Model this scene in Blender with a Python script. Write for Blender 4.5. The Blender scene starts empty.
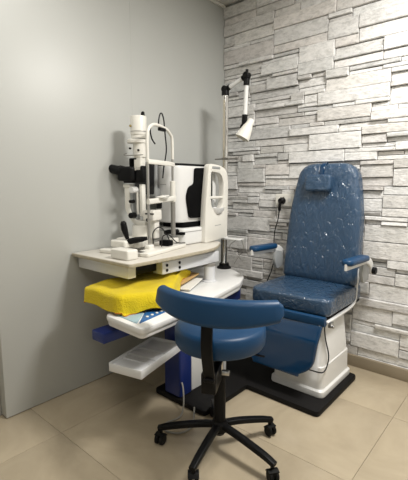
import bpy, bmesh, math, random
from mathutils import Vector, Matrix
random.seed(7)
S = bpy.context.scene
C = S.collection
PI = math.pi
R = math.radians

# ------------------------------------------------------------------ materials
def mat(name, col, rough=.5, metal=0, bump=0, bscale=40, var=0, vscale=6, coat=0, coatr=.1, spec=.5, trans=0, alpha=1, emit=0, emitcol=None):
    m = bpy.data.materials.new(name); m.use_nodes = True
    n = m.node_tree.nodes; l = m.node_tree.links
    b = n['Principled BSDF']
    b.inputs['Base Color'].default_value = (*col, 1)
    b.inputs['Roughness'].default_value = rough
    b.inputs['Metallic'].default_value = metal
    b.inputs['Specular IOR Level'].default_value = spec
    b.inputs['Coat Weight'].default_value = coat
    b.inputs['Coat Roughness'].default_value = coatr
    b.inputs['Transmission Weight'].default_value = trans
    b.inputs['Alpha'].default_value = alpha
    if emit:
        b.inputs['Emission Color'].default_value = (*(emitcol or col), 1)
        b.inputs['Emission Strength'].default_value = emit
    tc = n.new('ShaderNodeTexCoord')
    if var:
        no = n.new('ShaderNodeTexNoise'); no.inputs['Scale'].default_value = vscale
        no.inputs['Detail'].default_value = 5
        l.new(tc.outputs['Object'], no.inputs['Vector'])
        r = n.new('ShaderNodeMix'); r.data_type = 'RGBA'
        r.inputs['A'].default_value = (*[c*(1-var) for c in col], 1)
        r.inputs['B'].default_value = (*[min(1, c*(1+var)) for c in col], 1)
        l.new(no.outputs['Fac'], r.inputs['Factor']); l.new(r.outputs['Result'], b.inputs['Base Color'])
    if bump:
        no = n.new('ShaderNodeTexNoise'); no.inputs['Scale'].default_value = bscale
        no.inputs['Detail'].default_value = 4
        l.new(tc.outputs['Object'], no.inputs['Vector'])
        bp = n.new('ShaderNodeBump'); bp.inputs['Strength'].default_value = bump; bp.inputs['Distance'].default_value = .01
        l.new(no.outputs['Fac'], bp.inputs['Height']); l.new(bp.outputs['Normal'], b.inputs['Normal'])
    return m

def film_mat(name, col, scale):
    """blue leatherette under a crinkled clear plastic film"""
    m = mat(name, col, .5, var=.25, vscale=3, coat=1, coatr=.13)
    n = m.node_tree.nodes; l = m.node_tree.links; b = n['Principled BSDF']
    tc = n.new('ShaderNodeTexCoord')
    mp = n.new('ShaderNodeMapping'); mp.inputs['Scale'].default_value = scale
    l.new(tc.outputs['Object'], mp.inputs['Vector'])
    w = n.new('ShaderNodeTexNoise'); w.inputs['Scale'].default_value = 10; w.inputs['Detail'].default_value = 4
    w.inputs['Distortion'].default_value = 1.2
    l.new(mp.outputs[0], w.inputs['Vector'])
    v = n.new('ShaderNodeTexVoronoi'); v.inputs['Scale'].default_value = 16; v.feature = 'DISTANCE_TO_EDGE'
    l.new(mp.outputs[0], v.inputs['Vector'])
    mr = n.new('ShaderNodeMapRange'); mr.inputs['From Max'].default_value = .12
    l.new(v.outputs['Distance'], mr.inputs['Value'])
    ad = n.new('ShaderNodeMath'); ad.operation = 'MULTIPLY_ADD'
    l.new(mr.outputs[0], ad.inputs[0]); ad.inputs[1].default_value = .22
    l.new(w.outputs['Fac'], ad.inputs[2])
    bp = n.new('ShaderNodeBump'); bp.inputs['Strength'].default_value = .8; bp.inputs['Distance'].default_value = .02
    l.new(ad.outputs[0], bp.inputs['Height'])
    l.new(bp.outputs['Normal'], b.inputs['Coat Normal'])
    bp2 = n.new('ShaderNodeBump'); bp2.inputs['Strength'].default_value = .6; bp2.inputs['Distance'].default_value = .015
    l.new(w.outputs['Fac'], bp2.inputs['Height']); l.new(bp2.outputs['Normal'], b.inputs['Normal'])
    return m

M = dict(
    wall=mat('grey_laminate', (.50, .51, .49), .40, bump=.04, bscale=3, var=.03, vscale=1.2),
    wall_plain=mat('painted_wall', (.55, .55, .52), .6),
    ceil=mat('ceiling_paint', (.62, .61, .57), .7),
    ceiltrim=mat('ceiling_trim', (.75, .74, .68), .5),
    grout=mat('floor_grout', (.28, .235, .165), .7),
    skirting=mat('skirting_tile', (.27, .225, .16), .28, var=.1),
    white=mat('ivory_plastic', (.80, .78, .72), .32, var=.03),
    white2=mat('cool_white_enamel', (.78, .78, .77), .35, var=.03),
    silver=mat('silver_grey_enamel', (.72, .73, .75), .35, metal=.1),
    steel=mat('brushed_steel', (.55, .54, .52), .3, metal=.9),
    chrome=mat('chrome', (.75, .74, .72), .15, metal=1),
    greyrod=mat('grey_sleeve', (.24, .23, .21), .45),
    black=mat('black_plastic', (.006, .006, .0065), .36, spec=.15),
    blackmat=mat('black_matt', (.004, .004, .0045), .7, spec=.08),
    plate=mat('black_floor_plate', (.005, .0045, .0045), .6, bump=.1, bscale=90, spec=.2),
    screen=mat('dark_screen', (.03, .03, .032), .2),
    royal=mat('royal_blue_enamel', (.008, .024, .15), .35),
    vinyl=mat('blue_vinyl', (.003, .042, .115), .42, bump=.05, bscale=160, spec=.4),
    gloss=mat('glossy_blue_panel', (.005, .036, .095), .14, coat=.5, coatr=.05),
    rubber=mat('dark_rubber', (.008, .008, .008), .5, spec=.15),
    top=mat('tabletop_laminate', (.62, .59, .53), .3, var=.06, vscale=9),
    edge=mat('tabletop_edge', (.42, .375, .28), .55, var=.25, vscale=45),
    lblue=mat('pale_blue_panel', (.33, .48, .56), .3),
    kblue=mat('keypad_blue', (.02, .12, .33), .3),
    button=mat('button_white', (.75, .73, .66), .4),
    lcd=mat('grey_display', (.16, .20, .20), .2),
    paper=mat('white_paper', (.75, .74, .70), .8),
    manila=mat('tan_envelope', (.50, .32, .13), .8),
    grey=mat('grey_plastic', (.33, .34, .34), .4),
    lead=mat('grey_cable', (.28, .27, .24), .5),
    mark=mat('faint_grey_print', (.33, .33, .33), .5),
    tray=mat('frosted_plastic', (.80, .81, .82), .3, trans=.1),
    lampin=mat('reflector_inside', (.45, .42, .33), .3, metal=.3),
    film=film_mat('film_wrapped_blue_back', (.014, .050, .108), (2.2, 2.2, .8)),
    film2=film_mat('film_wrapped_blue_seat', (.014, .050, .108), (1.2, 1.2, 1.5)),
)
def towel_mat():
    m = mat('yellow_towelling', (.72, .55, .003), .9, bump=.8, bscale=170, var=.12, vscale=14)
    m.node_tree.nodes['Principled BSDF'].inputs['Sheen Weight'].default_value = .08
    return m
M['towel'] = towel_mat()
M['hem'] = mat('orange_hem', (.62, .22, .02), .9)

def floor_mat():
    m = mat('beige_polished_tile', (.42, .37, .27), .16)
    n = m.node_tree.nodes; l = m.node_tree.links; b = n['Principled BSDF']
    tc = n.new('ShaderNodeTexCoord')
    a = n.new('ShaderNodeTexNoise'); a.inputs['Scale'].default_value = 1.6; a.inputs['Detail'].default_value = 8
    a.inputs['Roughness'].default_value = .6; a.inputs['Distortion'].default_value = 1.8
    l.new(tc.outputs['Object'], a.inputs['Vector'])
    cr = n.new('ShaderNodeValToRGB')
    cr.color_ramp.elements[0].position = .3; cr.color_ramp.elements[0].color = (.365, .305, .215, 1)
    cr.color_ramp.elements[1].position = .7; cr.color_ramp.elements[1].color = (.48, .405, .29, 1)
    l.new(a.outputs['Fac'], cr.inputs['Fac']); l.new(cr.outputs[0], b.inputs['Base Color'])
    r = n.new('ShaderNodeMapRange'); r.inputs['To Min'].default_value = .13; r.inputs['To Max'].default_value = .3
    l.new(a.outputs['Fac'], r.inputs['Value']); l.new(r.outputs[0], b.inputs['Roughness'])
    return m
M['tile'] = floor_mat()

def stone_mat():
    m = mat('split_face_stone', (.6, .58, .54), .75)
    n = m.node_tree.nodes; l = m.node_tree.links; b = n['Principled BSDF']
    tc = n.new('ShaderNodeTexCoord')
    at = n.new('ShaderNodeAttribute'); at.attribute_name = 'tone'
    mp = n.new('ShaderNodeMapping'); mp.inputs['Scale'].default_value = (1, 1, 2.2)
    l.new(tc.outputs['Object'], mp.inputs['Vector'])
    a = n.new('ShaderNodeTexNoise'); a.inputs['Scale'].default_value = 22; a.inputs['Detail'].default_value = 9
    a.inputs['Roughness'].default_value = .75; a.inputs['Distortion'].default_value = .3
    l.new(mp.outputs[0], a.inputs['Vector'])
    cr = n.new('ShaderNodeValToRGB')
    cr.color_ramp.elements[0].position = .36; cr.color_ramp.elements[0].color = (.56, .555, .54, 1)
    cr.color_ramp.elements[1].position = .56; cr.color_ramp.elements[1].color = (.83, .82, .805, 1)
    l.new(a.outputs['Fac'], cr.inputs['Fac'])
    mx = n.new('ShaderNodeMix'); mx.data_type = 'RGBA'; mx.blend_type = 'MULTIPLY'; mx.inputs['Factor'].default_value = 1
    l.new(cr.outputs[0], mx.inputs['A']); l.new(at.outputs['Color'], mx.inputs['B'])
    l.new(mx.outputs['Result'], b.inputs['Base Color'])
    c = n.new('ShaderNodeTexNoise'); c.inputs['Scale'].default_value = 48; c.inputs['Detail'].default_value = 6
    c.inputs['Roughness'].default_value = .65
    l.new(mp.outputs[0], c.inputs['Vector'])
    bp = n.new('ShaderNodeBump'); bp.inputs['Strength'].default_value = .6; bp.inputs['Distance'].default_value = .010
    l.new(c.outputs['Fac'], bp.inputs['Height']); l.new(bp.outputs['Normal'], b.inputs['Normal'])
    return m
M['stone'] = stone_mat()
M['mortar'] = mat('dark_joint', (.05, .048, .045), .9)

# ------------------------------------------------------------------ geometry helpers
def new(): return bmesh.new()
def add(bm, vs, fs, mi=0, T=None, smooth=True):
    V = [bm.verts.new((T @ Vector(v)) if T else v) for v in vs]
    out = []
    for f in fs:
        try:
            k = bm.faces.new([V[i] for i in f]); k.material_index = mi; k.smooth = smooth; out.append(k)
        except ValueError: pass
    return V
def ring_loft(bm, rings, closed=True, cap=True, mi=0, T=None):
    n = len(rings[0]); vs = [p for r in rings for p in r]; fs = []
    for i in range(len(rings)-1):
        for j in range(n if closed else n-1):
            k = (j+1) % n
            fs.append((i*n+j, i*n+k, (i+1)*n+k, (i+1)*n+j))
    if cap:
        fs.append(tuple(reversed(range(n)))); fs.append(tuple((len(rings)-1)*n+j for j in range(n)))
    return add(bm, vs, fs, mi, T)
def rr(w, h, r, n=5):
    """rounded rectangle outline centred on the origin"""
    r = max(min(r, w/2-1e-4, h/2-1e-4), 1e-4); o = []
    for cx, cy, a0 in ((w/2-r, h/2-r, 0), (-w/2+r, h/2-r, 90), (-w/2+r, -h/2+r, 180), (w/2-r, -h/2+r, 270)):
        for k in range(n+1):
            a = R(a0+90*k/n); o.append((cx+r*math.cos(a), cy+r*math.sin(a)))
    return o
def slab(bm, w, h, t, r=.01, b=.004, T=None, mi=0, seg=3, taper=1.0, cn=5, puff=0):
    """rounded slab, x width w, y height h, thickness t along z centred; taper scales the +z end"""
    b = min(b, t/2-1e-4); rings = []
    def ring(d, z, s=1.0):
        return [(x*s, y*s, z) for x, y in rr(w-2*d, h-2*d, max(r-d, .0005), cn)]
    for k in range(seg+1):
        a = PI/2*k/seg; rings.append(ring(b*(1-math.sin(a)), -t/2+b*(1-math.cos(a))))
    for k in range(seg+1):
        a = PI/2*k/seg; rings.append(ring(b*(1-math.cos(a)), t/2-b*(1-math.sin(a)), taper))
    if puff:
        m = min(w, h)
        for q, dz in ((.12, .55), (.25, .8), (.36, .95), (.45, 1)):
            rings.append([(x, y, t/2+puff*dz) for x, y in rr(w-2*m*q, h-2*m*q, max(r-m*q*.6, .01), cn)])
    ring_loft(bm, rings, T=T, mi=mi)
def box(bm, c, s, b=.003, rz=0, T=None, mi=0, r=None):
    X = Matrix.Translation(c) @ Matrix.Rotation(rz, 4, 'Z')
    if T: X = T @ X
    slab(bm, s[0], s[1], s[2], r if r is not None else b, b, X, mi, 2, cn=3)
def lathe(bm, prof, T=None, n=28, mi=0):
    """profile of (radius, z)"""
    rings = [[(max(r, 1e-4)*math.cos(2*PI*j/n), max(r, 1e-4)*math.sin(2*PI*j/n), z) for j in range(n)] for r, z in prof]
    ring_loft(bm, rings, T=T, mi=mi)
def axis(p, d, up=(0, 0, 1)):
    """matrix whose z axis points along d at p"""
    z = Vector(d).normalized(); u = Vector(up)
    if abs(z.dot(u)) > .99: u = Vector((1, 0, 0))
    x = u.cross(z).normalized(); y = z.cross(x)
    return Matrix(((x.x, y.x, z.x, p[0]), (x.y, y.y, z.y, p[1]), (x.z, y.z, z.z, p[2]), (0, 0, 0, 1)))
def cyl(bm, a, b, r, r2=None, bev=.002, n=20, T=None, mi=0):
    a, b = Vector(a), Vector(b); L = (b-a).length; r2 = r if r2 is None else r2
    X = axis(a, b-a); X = T @ X if T else X
    lathe(bm, [(1e-4, 0), (r-bev, 0), (r, bev), (r2, L-bev), (r2-bev, L), (1e-4, L)], X, n, mi)
def catmull(P, k=6):
    P = [Vector(p) for p in P]; Q = [P[0]*2-P[1]]+P+[P[-1]*2-P[-2]]; o = []
    for i in range(1, len(Q)-2):
        for s in range(k):
            t = s/k; a, b, c, d = Q[i-1:i+3]
            o.append(.5*((2*b)+(c-a)*t+(2*a-5*b+4*c-d)*t*t+(3*b-a-3*c+d)*t**3))
    o.append(P[-1]); return o
def tube(bm, P, r, n=8, smooth=6, T=None, mi=0, sec=None, up=(0, 0, 1)):
    """swept tube; r number or list along the points; sec = (w,h) rounded rectangle section"""
    Q = catmull(P, smooth) if smooth else [Vector(p) for p in P]
    rings = []; m = len(Q); N = None
    for i, q in enumerate(Q):
        t = (Q[min(i+1, m-1)]-Q[max(i-1, 0)]).normalized()
        if sec:
            u = Vector(up); x = u.cross(t)
            x = x.normalized() if x.length > 1e-4 else Vector((1, 0, 0))
        else:
            if N is None:
                N = t.orthogonal().normalized()
            N = (N-t*N.dot(t)).normalized(); x = N
        y = t.cross(x)
        f = i/(m-1)
        if isinstance(r, (list, tuple)):
            g = f*(len(r)-1); j = min(int(g), len(r)-2); rad = r[j]+(r[j+1]-r[j])*(g-j)
        else: rad = r
        if sec: pts = [(a*rad, b*rad) for a, b in rr(sec[0], sec[1], min(sec)*.3, 3)]
        else: pts = [(rad*math.cos(2*PI*k/n), rad*math.sin(2*PI*k/n)) for k in range(n)]
        rings.append([tuple(q+x*a+y*b) for a, b in pts])
    ring_loft(bm, rings, T=T, mi=mi)
def prism(bm, pts, t, T=None, b=.003, mi=0):
    """outline polygon in local xy extruded 0..t along z with bevelled rims"""
    tmp = bmesh.new(); V = [tmp.verts.new((x, y, 0)) for x, y in pts]
    f = tmp.faces.new(V); f.normal_update()
    if f.normal.z < 0: f.normal_flip()
    g = bmesh.ops.extrude_face_region(tmp, geom=[f])
    vs = [v for v in g['geom'] if isinstance(v, bmesh.types.BMVert)]
    bmesh.ops.translate(tmp, verts=vs, vec=(0, 0, t))
    bmesh.ops.recalc_face_normals(tmp, faces=tmp.faces)
    if b:
        es = [e for e in tmp.edges if abs(e.verts[0].co.z-e.verts[1].co.z) < 1e-6 and len(e.link_faces) == 2 and abs(e.link_faces[0].normal.dot(e.link_faces[1].normal)) < .5]
        bmesh.ops.bevel(tmp, geom=es, offset=b, segments=2, profile=.5, affect='EDGES', clamp_overlap=True)
    tmp.verts.index_update()
    add(bm, [tuple(v.co) for v in tmp.verts], [[v.index for v in f.verts] for f in tmp.faces], mi, T)
    tmp.free()
def chaikin(P, k=2, keep=()):
    for _ in range(k):
        o = []
        for i in range(len(P)):
            a, b = P[i], P[(i+1) % len(P)]
            o.append((a[0]*.75+b[0]*.25, a[1]*.75+b[1]*.25)); o.append((a[0]*.25+b[0]*.75, a[1]*.25+b[1]*.75))
        P = o
    return P
def rpoly(P, r, n=4):
    """polygon with corners rounded to radius r (number or list)"""
    o = []; m = len(P)
    for i in range(m):
        p = Vector(P[i]); a = (Vector(P[i-1])-p); b = (Vector(P[(i+1) % m])-p)
        d = r[i] if isinstance(r, (list, tuple)) else r
        d = min(d, a.length*.48, b.length*.48)
        if d < 1e-4: o.append(tuple(p)); continue
        s = p+a.normalized()*d; e = p+b.normalized()*d
        for k in range(n+1):
            t = k/n; q = s*(1-t)**2+p*2*t*(1-t)+e*t*t; o.append(tuple(q))
    return o
def wpos(o):
    v = Vector((0, 0, 0))
    while o: v += o.location; o = o.parent
    return v
def obj(name, bm, m, parent=None, sharp=35):
    off = wpos(parent) if parent else Vector((0, 0, 0))
    bmesh.ops.remove_doubles(bm, verts=bm.verts, dist=1e-6)
    bmesh.ops.recalc_face_normals(bm, faces=bm.faces)
    for v in bm.verts: v.co -= off
    me = bpy.data.meshes.new(name); bm.to_mesh(me); bm.free()
    for k in (m if isinstance(m, (list, tuple)) else [m]): me.materials.append(k)
    try: me.set_sharp_from_angle(angle=R(sharp))
    except Exception: pass
    o = bpy.data.objects.new(name, me); C.objects.link(o)
    if parent: o.parent = parent
    return o
def thing(name, label, cat, loc, group=None):
    o = bpy.data.objects.new(name, None); C.objects.link(o); o.location = loc; o.empty_display_size = .05
    return tag(o, label, cat, group)
def tag(o, label, cat, group=None):
    o['label'] = label; o['category'] = cat
    if group: o['group'] = group
    return o
def struct(name, bm, m, label, **k):
    o = obj(name, bm, m, **k); o['kind'] = 'structure'; o['label'] = label; return o
def origin(o, p):
    """move a single-mesh thing's origin to p without moving its shape"""
    p = Vector(p); o.data.transform(Matrix.Translation(-p)); o.location = p; return o
def MX(o, x, y):
    """frame with local x,y axes given (world), z = x cross y"""
    x = Vector(x).normalized(); y = Vector(y); y = (y-x*y.dot(x)).normalized(); z = x.cross(y)
    return Matrix(((x.x, y.x, z.x, o[0]), (x.y, y.y, z.y, o[1]), (x.z, y.z, z.z, o[2]), (0, 0, 0, 1)))

# ------------------------------------------------------------------ room
RX, RY, CH = 3.3, -4.0, 2.56
WE = -1.812                                      # where the laminate wall ends
bm = new()
box(bm, (RX/2-.1, RY/2, -.03), (RX+.3, -RY+.2, .04), .001, mi=1)
xs = [-.2, .315, 1.505, 2.705, RX]; ys = [0, -.485, -1.085, -1.685, -2.285, -2.885, -3.485, RY]
for i in range(len(xs)-1):
    for j in range(len(ys)-1):
        x0, x1, y1, y0 = xs[i], xs[i+1], ys[j], ys[j+1]
        box(bm, ((x0+x1)/2, (y0+y1)/2, -.006), (x1-x0-.0016, y1-y0-.0016, .012), .0006)
struct('floor', bm, [M['tile'], M['grout']], 'polished beige floor tiles with thin dark joints')
bm = new(); box(bm, (RX/2, RY/2, CH+.05), (RX+.6, -RY+.4, .1), .001)
struct('ceiling', bm, M['ceil'], 'plain off-white ceiling')
bm = new(); box(bm, (-.05, WE/2, CH/2+.002), (.1, -WE, CH-.004), .0015)
# thin raised vertical strip, floor to ceiling, in the wall's own material
box(bm, (.0006, -.935, CH/2), (.0016, .010, CH-.01), .0004)
struct('wall_left', bm, M['wall'], 'plain satin grey wall left of the corner')
bm = new(); box(bm, (-.14, (WE+RY)/2, CH/2), (.16, WE-RY-.002, CH), .001)
struct('wall_left_recess', bm, M['wall_plain'], 'set-back strip of pale wall at the left edge')
bm = new(); box(bm, (RX+.05, RY/2, CH/2), (.1, -RY+.2, CH), .001)
struct('wall_right', bm, M['wall_plain'], 'plain painted wall behind the camera side')
bm = new(); box(bm, (RX/2, RY-.05, CH/2), (RX+.4, .1, CH), .001)
struct('wall_front', bm, M['wall_plain'], 'plain painted wall behind the camera')
# ledge stone wall: courses of staggered split stones of varying height, length and projection
bm = new()
cl = bm.loops.layers.color.new('tone')
GZ, GX = .0265, .05
nx, nz = int(RX/GX)+1, int((CH-.0)/GZ)+1
occ = [[False]*nx for _ in range(nz)]
def stone(x0, x1, z0, z1, d, tone):
    g = .0018; b = .003
    T = Matrix.Translation(((x0+x1)/2, -d/2+.004, (z0+z1)/2)) @ Matrix.Rotation(PI/2, 4, 'X')
    n0 = len(bm.faces)
    w, h = x1-x0-2*g, z1-z0-2*g
    # slightly skewed face so stones catch the light differently
    vs = []; sk = [random.uniform(-.0035, .0035) for _ in range(4)]
    for (sx, sz), s in zip(((-1, -1), (1, -1), (1, 1), (-1, 1)), sk):
        vs.append((sx*w/2, 0, sz*h/2, s))
    X = (x0+x1)/2; Z = (z0+z1)/2
    jit = lambda: random.uniform(-.0022, .0022)
    back = [bm.verts.new((X+v[0], .01, Z+v[2])) for v in vs]
    mid = [bm.verts.new((X+v[0], -d+b+v[3], Z+v[2]+jit())) for v in vs]
    fr = [bm.verts.new((X+v[0]*(1-2*b/w), -d+v[3], Z+v[2]*(1-2*b/h)+jit())) for v in vs]
    fs = [bm.faces.new(fr)]
    for A, B in ((back, mid), (mid, fr)):
        for i in range(4):
            fs.append(bm.faces.new((A[i], A[(i+1) % 4], B[(i+1) % 4], B[i])))
    for f in fs:
        for lp in f.loops: lp[cl] = (tone[0], tone[1], tone[2], 1)
for k in range(nz):
    i = 0
    while i < nx:
        if occ[k][i]: i += 1; continue
        run = 0
        while i+run < nx and not occ[k][i+run] and run < 12: run += 1
        h = random.choice((1, 1, 1, 1, 1, 1, 2, 2, 2, 3, 4))
        w = random.randint(2, 6) if h == 1 else random.randint(3, 8) if h == 2 else random.randint(5, 9)
        w = min(w, run)
        if run-w == 1: w = run
        if w < 3: h = min(h, 2)
        h = min(h, nz-k)
        for kk in range(k, k+h):
            for ii in range(i, i+w): occ[kk][ii] = True
        z0, z1 = k*GZ, min((k+h)*GZ, CH)
        x0, x1 = i*GX, min((i+w)*GX, RX)
        d = random.choice((.004, .009, .014, .020, .027, .034))
        if h >= 3: d = random.choice((.02, .027, .033))
        t = random.uniform(.88, 1.06); u = random.uniform(-.006, .012)
        if x1 > x0 and z1-z0 > .01: stone(x0, x1, z0, z1, d, (t+u, t, t-u*.7))
        i += w
nstone = len(bm.faces)
# rough edge subdivision: chips along the long stone rims
box(bm, (RX/2, .055, CH/2), (RX+.2, .1, CH), .001, mi=1)
struct('wall_back', bm, [M['stone'], M['mortar']], 'pale grey split-face ledge stone cladding wall', sharp=25)
bm = new(); box(bm, (RX/2, -.020, .0375), (RX, .040, .075), .003)
struct('baseboard_back', bm, M['skirting'], 'tan tile skirting at foot of the stone wall')
bm = new(); box(bm, (.011, WE/2, CH-.009), (.022, -WE-.04, .016), .003)
struct('trim_1', bm, M['ceiltrim'], 'thin cream edge strip where grey wall meets ceiling')

# ------------------------------------------------------------------ socket with plug and lead
T = MX((.585, -.036, 1.093), (1, 0, 0), (0, 0, 1))
bm = new(); slab(bm, .15, .088, .016, .006, .004, T)
sock = obj('wall_socket', bm, M['white'])
tag(sock, 'cream double wall socket on the stone wall beside the blue chair back', 'socket')
origin(sock, (.575, -.03, 1.093))
bm = new(); slab(bm, .022, .030, .010, .003, .003, T @ Matrix.Translation((.045, 0, .010)))
obj('rocker_switch', bm, M['white2'], sock)
bm = new()
for dx, dz in ((-.02, .018), (.005, .02), (-.008, -.022)):
    bm = new(); cyl(bm, (.575+dx, -.042, 1.093+dz), (.575+dx, -.0455, 1.093+dz), .0035, bev=.0005, n=10)
    obj('pin_hole', bm, M['black'], sock)
bm = new()
cyl(bm, (.572, -.043, 1.088), (.572, -.083, 1.086), .025, .021, .004)
tube(bm, [(.572, -.078, 1.086), (.569, -.085, 1.05), (.566, -.078, 1.02)], .011)
plug = obj('power_plug', bm, M['black']); tag(plug, 'round black power plug pushed into the wall socket', 'plug'); origin(plug, (.553, -.06, 1.08))
bm = new()
tube(bm, [(.566, -.078, 1.03), (.548, -.065, .95), (.515, -.05, .86), (.508, -.045, .76), (.515, -.05, .66), (.50, -.055, .57), (.46, -.05, .47), (.44, -.05, .36), (.45, -.06, .2), (.5, -.07, .02), (.6, -.12, .006)], .0042)
o = obj('cord', bm, M['black'], plug); o['label'] = 'black power lead hanging down the stone wall'

# ------------------------------------------------------------------ black floor plate (one plate carrying column and chair)
bm = new()
P = rpoly([(.385, -1.135), (.765, -1.135), (.768, -.755), (1.215, -.755), (1.215, -.20), (.385, -.20)], [.02, .03, .01, .03, .03, .02])
prism(bm, P, .032, Matrix.Translation((0, 0, .001)), .008)
o = obj('floor_plate', bm, M['plate']); tag(o, 'black L-shaped floor plate under the blue column and exam chair', 'base plate'); origin(o, (.8, -.6, 0))

# ------------------------------------------------------------------ examination chair
ch = thing('examination_chair', 'blue padded patient chair wrapped in clear plastic on white pedestal', 'chair', (1.0, -.42, .033))
bm = new()
def ringrect(x0, x1, y0, y1, z, r):
    return [((x0+x1)/2+x, (y0+y1)/2+y, z) for x, y in rr(x1-x0, y1-y0, r, 5)]
rings = [ringrect(.845, 1.178, -.622, -.205, .034, .03), ringrect(.843, 1.18, -.624, -.203, .042, .03), ringrect(.845, 1.178, -.622, -.205, .066, .03),
         ringrect(.856, 1.167, -.611, -.216, .076, .03), ringrect(.858, 1.165, -.609, -.22, .20, .032), ringrect(.861, 1.160, -.605, -.225, .206, .032), ringrect(.875, 1.145, -.585, -.245, .41, .04), ringrect(.885, 1.135, -.57, -.255, .435, .04)]
ring_loft(bm, rings)
ped = obj('pedestal', bm, M['white2'], ch)
bm = new(); box(bm, (1.01, -.41, .445), (.20, .26, .05), .006); obj('lift_head', bm, M['blackmat'], ch)
bm = new()
box(bm, (.925, -.34, .478), (.48, .52, .022), .006)
obj('seat_frame', bm, M['blackmat'], ch)
# white side rails that rise to the arm rests
for s, x in ((-1, .675), (1, 1.168)):
    bm = new()
    tube(bm, [(x, -.60, .462), (x, -.42, .464), (x, -.25, .470), (x, -.185, .50), (x, -.17, .60), (x+.01*s, -.16, .69)], 1, sec=(.014, .026), smooth=5, up=(1, 0, 0))
    obj('side_rail', bm, M['white2'], ch)
bm = new()
T = Matrix.Translation((.925, -.335, .5335))
slab(bm, .505, .53, .10, .05, .022, T, seg=5, cn=7, puff=.008)
obj('seat', bm, M['film2'], ch)
# backrest, reclined slightly towards the wall
bp0 = Vector((.915, -.215, .575)); bt0 = Vector((.935, -.118, 1.335))
up = (bt0-bp0).normalized()
T = MX((bp0+bt0)/2+Vector((0, .05, 0)), (1, 0, 0), up)
L = (bt0-bp0).length
def backring(d, z, grow=0):
    wb, wt = .505-2*d, .375-2*d
    P = [(-wb/2, -L/2+d), (wb/2, -L/2+d), (wb/2-.012, -L/2+.45), (wt/2, L/2-d), (-wt/2, L/2-d), (-wb/2+.012, -L/2+.45)]
    rad = [.035, .035, .12, .10, .10, .12]
    return [(x, y, z) for x, y in rpoly(P, [max(.004, q-d) for q in rad], 7)]
rings = [backring(.03, -.055), backring(.012, -.05), backring(0, -.035), backring(0, .025), backring(.006, .04), backring(.02, .051), backring(.045, .057), backring(.09, .060), backring(.14, .061)]
bm = new(); ring_loft(bm, rings, T=T)
bk = obj('backrest', bm, M['film'], ch)
bm = new(); 
tube(bm, [(bp0.x, -.09, .48), (bp0.x, -.085, .60), (bp0.x+.005, -.062, .85)], 1, sec=(.20, .02), up=(1, 0, 0), smooth=3)
obj('back_support', bm, M['blackmat'], ch)
hp = T @ Vector((-.03, L/2-.135, .083))
T2 = MX(hp, Vector((1, 0, -.015)), up)
bm = new(); slab(bm, .175, .108, .05, .024, .017, T2, seg=5, cn=6)
hr = obj('head_cushion', bm, M['film2'], ch); hr['label'] = 'small blue head cushion in crinkled plastic'
bm = new()
pts = [(-.02, L/2-.09, .066), (-.02, L/2-.03, .0625), (-.02, L/2-.008, .05), (-.02, L/2+.004, .03), (-.02, L/2+.004, -.03)]
tube(bm, [tuple(T @ Vector(p)) for p in pts], 1, sec=(.03, .003), smooth=3, up=(0, 1, 0))
obj('strap', bm, M['gloss'], hr)
# arm rests
def armrest(s, x, y0, y1, z):
    bm = new()
    tube(bm, [(x, y0, z-.018), (x, y0+.12, z-.020), (x, y1-.05, z-.022), (x, y1+.04, z-.028), (x+.002*s, y1+.10, z-.065), (x+.002*s, y1+.12, z-.12)], [.9, 1, 1, 1.1, 1.1, .8], sec=(.040, .014), smooth=5, up=(0, 1, 0) if False else (1, 0, 0))
    a = obj('armrest', bm, M['white2'], ch)
    bm = new()
    L_ = y1-y0
    X = Matrix.Translation((x, (y0+y1)/2, z)) @ Matrix.Rotation(R(-2), 4, 'X')
    slab(bm, .066, L_, .034, .03, .014, X, seg=4, cn=6)
    obj('arm_pad', bm, M['vinyl'], a)
    bm = new()
    xi = x-.012*s
    P = rpoly([(y1-.02, z-.03), (y1+.07, z-.05), (y1+.09, z-.15), (y1-.0, z-.165), (y1-.035, z-.10)], .02)
    prism(bm, P, .022, MX((xi-.011, 0, 0), (0, 1, 0), (0, 0, 1)), .004)
    obj('hinge_cover', bm, M['grey'], a)
    bm = new()
    cyl(bm, (x+.02*s-.012, y1+.115, z-.10), (x+.02*s+.012, y1+.115, z-.10), .022, bev=.003)
    obj('lock_knob', bm, M['black'], a)
    return a
armrest(-1, .64, -.535, -.255, .797)
armrest(1, 1.238, -.54, -.24, .785)
# foot rest apron hanging from the seat front
def apron(u, v):                                 # u across, v down 0..1
    wt = .246; zb = .165
    x = .925+u*wt
    y = -.625-.055*min(1, v*4)**.6-.035*v
    z = .478-.03*min(1, v*6)-(.448-zb)*v
    return x, y, z
bm = new(); N1, N2 = 24, 18; P = []
for j in range(N2+1):
    v = j/N2
    # bottom corners curve in
    s = 1.0-.10*v if v < .55 else (1.0-.10*v)*math.sqrt(max(0, 1-((v-.55)/.45)**2.6))*.80+.20*(1-.10*v)
    s = s if v < 1 else .60
    s = max(s, .60)
    for i in range(N1+1):
        P.append(apron((i/N1*2-1)*s, v))
fs = []
for j in range(N2):
    for i in range(N1):
        a = j*(N1+1)+i; fs.append((a, a+1, a+N1+2, a+N1+1))
add(bm, P, fs)
ap = obj('footrest_panel', bm, M['gloss'], ch)
sm = ap.modifiers.new('Solid', 'SOLIDIFY'); sm.thickness = .018; sm.offset = -1
bv = ap.modifiers.new('Bevel', 'BEVEL'); bv.width = .004; bv.segments = 2; bv.limit_method = 'ANGLE'
ap['label'] = 'glossy blue hanging leg panel'
bm = new(); 
tube(bm, [(.69, -.632, .478), (.935, -.64, .478), (1.18, -.632, .478)], 1, sec=(.03, .05), smooth=4)
obj('front_roll', bm, M['vinyl'], ch)
bm = new()
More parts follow.
